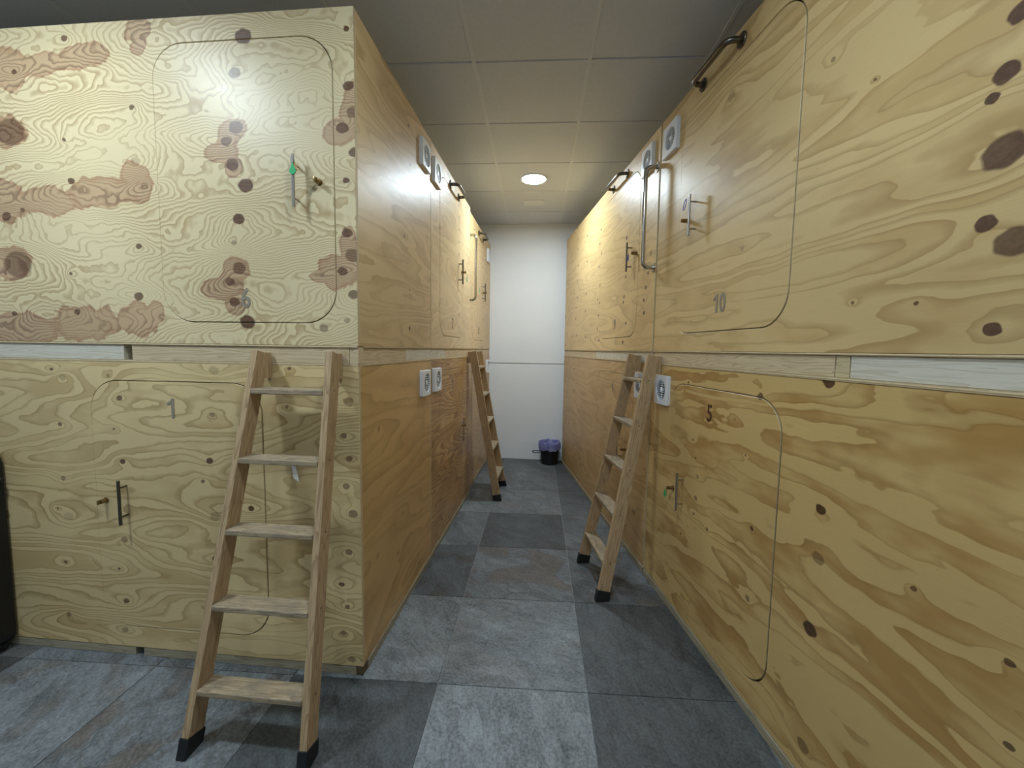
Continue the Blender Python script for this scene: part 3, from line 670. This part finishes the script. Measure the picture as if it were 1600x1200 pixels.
# ------------------------------------------------------------------ ladders
def ladder(fr, ac, foot, label, skew=0.0, wb=.455, wt=.33):
    """ac: centre along the wall, foot: distance of the feet from the wall"""
    ztop = 1.375; otop = .055; dpt = .068; wd = .027
    base = fr.p(ac, foot-dpt/2, 0); root = empty('ladder', base, label, 'ladder', 'wooden ladders leaning on the pods')
    def P(x, h, back=0.0):        # x across, h height of point on the rail's centre line
        t = h/ztop; o = (foot-dpt/2-.004)*(1-t)+(otop-dpt/2+.03)*t
        return fr.p(ac+x+skew*t, o-back, h)
    lean = (P(0, ztop)-P(0, 0)).normalized(); acr = fr.d(); dep = lean.cross(acr).normalized()
    if dep.dot(fr.n()) < 0: dep = -dep
    for s in (-1, 1):
        q0, q1 = P(s*(wb-wd)/2, .0), P(s*(wt-wd)/2, ztop)
        ax = (q1-q0).normalized(); side = ax.cross(dep).normalized()
        bm = bmesh.new(); beam(bm, q0+ax*.012, q1, side*wd, dep*dpt, .0025)
        for v in bm.verts:                                     # foot and head cut level
            if v.co.z < .03: v.co = v.co+ax*((.018-v.co.z)/ax.z) if v.co.z < .018 else v.co
        rl = finish('rail', bm, M_LADDER, root)
        # rubber foot: a sleeve cut level with the floor
        bm = bmesh.new(); t_ = bmesh.new()
        hw, hd = wd/2+.004, dpt/2+.004; vb = []
        for zz in (.0, .058):
            vb.append([t_.verts.new((q0+ax*((zz+i*0-0)/ax.z)+side*(hw*sx_)+dep*(hd*sd_)) if zz else (q0+side*(hw*sx_)+dep*(hd*sd_))) for sx_, sd_ in ((-1, -1), (1, -1), (1, 1), (-1, 1)) for i in (0,)])
        for v in vb[0]: v.co = v.co-ax*(v.co.z/ax.z)+ax*(.0008/ax.z)
        for k in range(4): t_.faces.new((vb[0][k], vb[0][(k+1) % 4], vb[1][(k+1) % 4], vb[1][k]))
        t_.faces.new(vb[0][::-1]); t_.faces.new(vb[1])
        bmesh.ops.bevel(t_, geom=t_.edges[:], offset=.003, segments=2, profile=.5, affect='EDGES'); merge(bm, t_)
        finish('rubber_foot', bm, M_RUBBER, rl)
        # block behind the head of the rail that rests on the pod
        hb = P(s*(wt-wd)/2, 1.30)
        oh = .027
        c0 = fr.p(ac+s*(wt-wd)/2+skew, oh, 1.270); c1 = fr.p(ac+s*(wt-wd)/2+skew, oh, 1.372)
        bm = bmesh.new(); beam(bm, c0, c1, acr*(wd*.96), fr.n()*.046, .0015)
        finish('hook_block', bm, M_LADDER, root)
        # screw caps
        bm = bmesh.new()
        for h in (.209, .475, .726, .976, 1.231):
            c = q0+ax*(h/ax.z)
            cyl(bm, c+side*(wd/2-.0005), c+side*(wd/2+.0008), .004, seg=10); cyl(bm, c-side*(wd/2-.0005), c-side*(wd/2+.0008), .004, seg=10)
        tag(finish('screw_caps', bm, M_DARKST, rl), kind='stuff')
    for h in (.203, .469, .720, .970, 1.225):
        t = h/ztop; hw = (wb*(1-t)+wt*t)/2-wd-.0004
        c = P(0, h)
        bm = bmesh.new(); beam(bm, c-acr*hw, c+acr*hw, fr.n()*.078, (0, 0, .021), .004)
        finish('tread', bm, M_TREAD, root)
    return root
ladder(F, -1.0035, .428, 'wooden ladder with black rubber feet leaning on the pod numbered 1')
ladder(R, 2.615, .388, 'wooden ladder with black rubber feet leaning between the pods numbered 4 and 5', skew=.075)
ladder(L, 3.99, .335, 'wooden ladder with black rubber feet leaning by the pods numbered 2 and 3', skew=-.03)

# ------------------------------------------------------------------ key tags
def key_tag(fr, a, o, z, m, label, sc=1.0, ring=True, tilt=0.0, drop=.0):
    root = empty('key_tag', fr.p(a, o, z), label, 'key tag', 'key tags hanging on the doors')
    ct, st = math.cos(tilt), math.sin(tilt)
    T_ = lambda x, y: (a+fr.rd*(x*ct-y*st), z+x*st+y*ct)
    out = [(0.0, -.004)]+[(.0125*math.sin(t), -.034-.012*math.cos(t)) for t in [math.pi*(.72-k*.12) for k in range(13)]]
    bm = bmesh.new(); plate(bm, fr, [T_(x*sc, y*sc) for x, y in out], o-.0016, o+.0016, bev=.0006)
    finish('fob', bm, m, root)
    bm = bmesh.new(); pts = [fr.p(T_(.008*sc*math.cos(t), .003+.008*sc*math.sin(t))[0], o+.001*math.sin(t), T_(.008*sc*math.cos(t), .003+.008*sc*math.sin(t))[1]) for t in [2*math.pi*k/18 for k in range(19)]]
    tube(bm, pts, .0009*sc, 6, cap=False); finish('split_ring', bm, M_STEEL, root)
    bm = bmesh.new(); plate(bm, fr, [T_(x*sc, y*sc) for x, y in ((.004, .0), (.010, -.004), (.018, -.030), (.014, -.034), (.011, -.030), (.006, -.012), (.001, -.006))], o-.004, o-.0025, bev=.0003)
    finish('key', bm, M_BRASS, root)
    return root
aT, zT = F.px(457, 252, .046); key_tag(F, aT, .047, zT, M_GREEN, 'green key tag hung over the pull handle of the door numbered 6', 1.05)
aT, zT = R.px(1039, 763, .034); key_tag(R, aT, .034, zT, M_GREEN, 'green key tag hanging from the lock of the door numbered 5')
aT, zT = R.px(981, 397, .047); key_tag(R, aT, .047, zT, M_BLUE, 'blue key tag hanging on the door numbered 9', 1.05)
aT, zT = L.px(730, 432, .034); key_tag(L, aT, .034, zT, M_GREEN, 'green key tag hanging from the lock of the cream plywood door numbered 7')
aT, zT = L3.px(749.5, 450, .05); key_tag(L3, aT, .05, zT, M_GREEN, 'green key tag hanging on the door numbered 8')
aT, zT = R.px(963, 690, .04); key_tag(R, aT, .045, zT, M_GREEN, 'green key tag hanging on the door behind the ladder numbered 4')
# blue wire loop on door 10
a0_, z0_ = R.px(1070, 320, .044)
bm = bmesh.new(); pts = []
for k in range(33):
    t = 2*math.pi*k/32; x, y = .010*math.cos(t), .026*math.sin(t); c_, s_ = math.cos(-.5), math.sin(-.5)
    pts.append(R.p(a0_-(x*c_-y*s_), .044, z0_+x*s_+y*c_))
tube(bm, pts, .0019, 8, cap=False)
tag(finish('key_loop', bm, M_BLUE, loc=R.p(a0_, .044, z0_-.026), smooth=60), 'blue oval key loop hooked on the pull handle of the door numbered 10', 'key loop')
# curl of tape below a tread of the nearest ladder
a0_, z0_ = F.px(456, 722, .002)
bm = bmesh.new(); prev = None
for k in range(8):
    t = k/7; x = a0_+.028*t; z = z0_-.07*t; o = .0016+.016*t*t
    vv = [bm.verts.new(F.p(x-.012, o, z+.006)), bm.verts.new(F.p(x+.012, o+.001, z-.006)), bm.verts.new(F.p(x+.012, o+.0018, z-.006)), bm.verts.new(F.p(x-.012, o+.0008, z+.006))]
    if prev:
        for i in range(4): bm.faces.new((prev[i], prev[(i+1) % 4], vv[(i+1) % 4], vv[i]))
    else: bm.faces.new(vv)
    prev = vv
bm.faces.new(prev[::-1])
tag(finish('tape_strip', bm, M_TAPE, loc=F.p(a0_+.014, .002, z0_-.07)), 'curled strip of clear tape stuck on plywood between the ladder rails', 'tape')

# ------------------------------------------------------------------ waste bin
bx, by = -.012, 5.150
bin_ = empty('waste_bin', (bx, by, 0), 'small black plastic waste bin by the white end wall', 'waste bin')
bm = bmesh.new(); seg = 40
prof = [(.0, .002), (.098, .002), (.103, .008), (.118, .235), (.126, .238), (.126, .246), (.113, .246), (.098, .014), (.0, .012)]
rings = []
for r, z in prof: rings.append([bm.verts.new((bx+max(r, .0005)*math.cos(2*math.pi*k/seg), by+max(r, .0005)*math.sin(2*math.pi*k/seg), z)) for k in range(seg)])
for A, B in zip(rings, rings[1:]):
    for k in range(seg): bm.faces.new((A[k], A[(k+1) % seg], B[(k+1) % seg], B[k]))
finish('bucket', bm, M_BLACK, bin_, smooth=35)
for s in (-1,):
    bm = bmesh.new(); cx = bx+s*.112; pts = []
    for x, z in ((0, .154), (.055, .154), (.086, .154), (.094, .146), (.094, .138), (.086, .130), (.055, .130), (0, .132)): pts.append((cx+s*x, by-.015, z))
    tube(bm, pts, .006, 10); finish('handle', bm, M_BLACK, bin_, smooth=50)
m, T, b = new_mat('lavender_film')
b.inputs['Base Color'].default_value = lin((150, 152, 226)); b.inputs['Roughness'].default_value = .28; b.inputs['Transmission Weight'].default_value = .25
tcn = T.node('ShaderNodeTexCoord').outputs['Object']
bump(T, b, T.noise(tcn, 45, 3, .6, dim='3D'), .5, .006)
T.put(b.inputs['Base Color'], T.mix(T.mapr(T.noise(tcn, 22, 3, .6, dim='3D'), .35, .65), lin((150, 154, 230)), lin((206, 208, 246))))
M_FILM = m
bm = bmesh.new(); rb_ = random.Random(8); rings = []
# liner: from inside the bin, up over the rim and down outside, crumpled
lp = [(.070, .17), (.096, .205), (.106, .252), (.118, .276), (.133, .272), (.1365, .245), (.137, .212), (.1345, .180)]
seg = 72; ph = [rb_.uniform(0, 6.28) for _ in range(12)]
for li, (r, z) in enumerate(lp):
    ring = []
    for k in range(seg):
        t = 2*math.pi*k/seg
        wv = .35*math.sin(7*t+ph[0]+li*.5)+.3*math.sin(13*t+ph[1]-li*.7)+.2*math.sin(23*t+ph[2]+li)
        amp = (.006, .006, .004, .006, .003, .003, .003, .003)[li]; za = (.015, .012, .004, .010, .006, .006, .008, .012)[li]
        rr_ = r+amp*wv; ring.append(bm.verts.new((bx+rr_*math.cos(t), by+rr_*math.sin(t), z+za*(.5*math.sin(5*t+ph[3])+.5*math.sin(11*t+ph[4]+li*.3)))))
    rings.append(ring)
for A, B in zip(rings, rings[1:]):
    for k in range(seg): bm.faces.new((A[k], A[(k+1) % seg], B[(k+1) % seg], B[k]))
bmesh.ops.solidify(bm, geom=bm.faces[:], thickness=.0008)
tag(finish('bin_liner', bm, M_FILM, loc=(bx, by, .17), smooth=50), 'crumpled lavender plastic bag folded over the rim of the black bin', 'bin bag')

# ------------------------------------------------------------------ ceiling lights and air vent
def lit(k):
    m, T, b = new_mat('lit_diffuser')
    b.inputs['Base Color'].default_value = (.9, .9, .9, 1); b.inputs['Emission Color'].default_value = LAMP_COLOR+(1,); b.inputs['Emission Strength'].default_value = LAMP_STRENGTH*k
    return m
ZT = ZC-.005
for (lx, ly), lab, power in LAMPS:
    root = empty('ceiling_light', (lx, ly, ZT-.02), lab, 'ceiling light', 'round ceiling lights')
    bm = bmesh.new(); seg = 48; rings = []
    for r, z in ((.104, ZT), (.120, ZT), (.122, ZT-.006), (.119, ZT-.012), (.108, ZT-.013), (.104, ZT-.010)):
        rings.append([bm.verts.new((lx+r*math.cos(2*math.pi*k/seg), ly+r*math.sin(2*math.pi*k/seg), z)) for k in range(seg)])
    for A, B in zip(rings, rings[1:]+rings[:1]):
        for k in range(seg): bm.faces.new((A[k], A[(k+1) % seg], B[(k+1) % seg], B[k]))
    finish('trim_ring', bm, M_WHITE, root, smooth=35)
    bm = bmesh.new(); cyl(bm, (lx, ly, ZT-.002), (lx, ly, ZT-.0105), .1035, seg=48)
    finish('diffuser', bm, lit(power), root)
vx, vy = -.225, 4.535
root = empty('air_vent', (vx, vy, ZT-.012), 'small rectangular white air vent in the ceiling tile past the light', 'air vent')
bm = bmesh.new()
for p, q, wv in (((-.105, -.075), (.105, -.075), (0, .014, 0)), ((-.105, .075), (.105, .075), (0, .014, 0)), ((-.098, -.068), (-.098, .068), (.014, 0, 0)), ((.098, -.068), (.098, .068), (.014, 0, 0))):
    beam(bm, (vx+p[0], vy+p[1], ZT-.005), (vx+q[0], vy+q[1], ZT-.005), wv, (0, 0, .010), .001)
finish('frame', bm, M_WHITE, root)
for k in range(6):
    bm = bmesh.new(); yy = vy-.055+.022*k
    beam(bm, (vx-.090, yy, ZT-.004), (vx+.090, yy, ZT-.004), (0, .015, -.004), (0, .001, .003)); finish('slat', bm, M_WHITE, root)

# ------------------------------------------------------------------ dark case standing at the far left
bm = bmesh.new()
plate(bm, F, rrect(-2.84, -2.425, .03, .915, .05, 5), .012, .20, bev=.012)
root = empty('upright_case', F.p(-2.63, .11, 0), 'black upright case with rounded corners standing before the pod numbered 1', 'case')
finish('shell', bm, M_BLACK, root, smooth=30)
for da in (-.17, .17):
    for oo in (.04, .17):
        bm = bmesh.new(); cyl(bm, F.p(-2.632+da-.012, oo, .018), F.p(-2.632+da+.012, oo, .018), .0175, seg=18, bev=.002)
        beam(bm, F.p(-2.632+da, oo, .016), F.p(-2.632+da, oo, .034), F.d()*.03, F.n()*.02); finish('caster', bm, M_RUBBER, root)
bm = bmesh.new(); cyl(bm, F.p(-2.43, .03, .79), F.p(-2.406, .03, .79), .011, seg=14, bev=.003); finish('side_knob', bm, M_RUBBER, root)
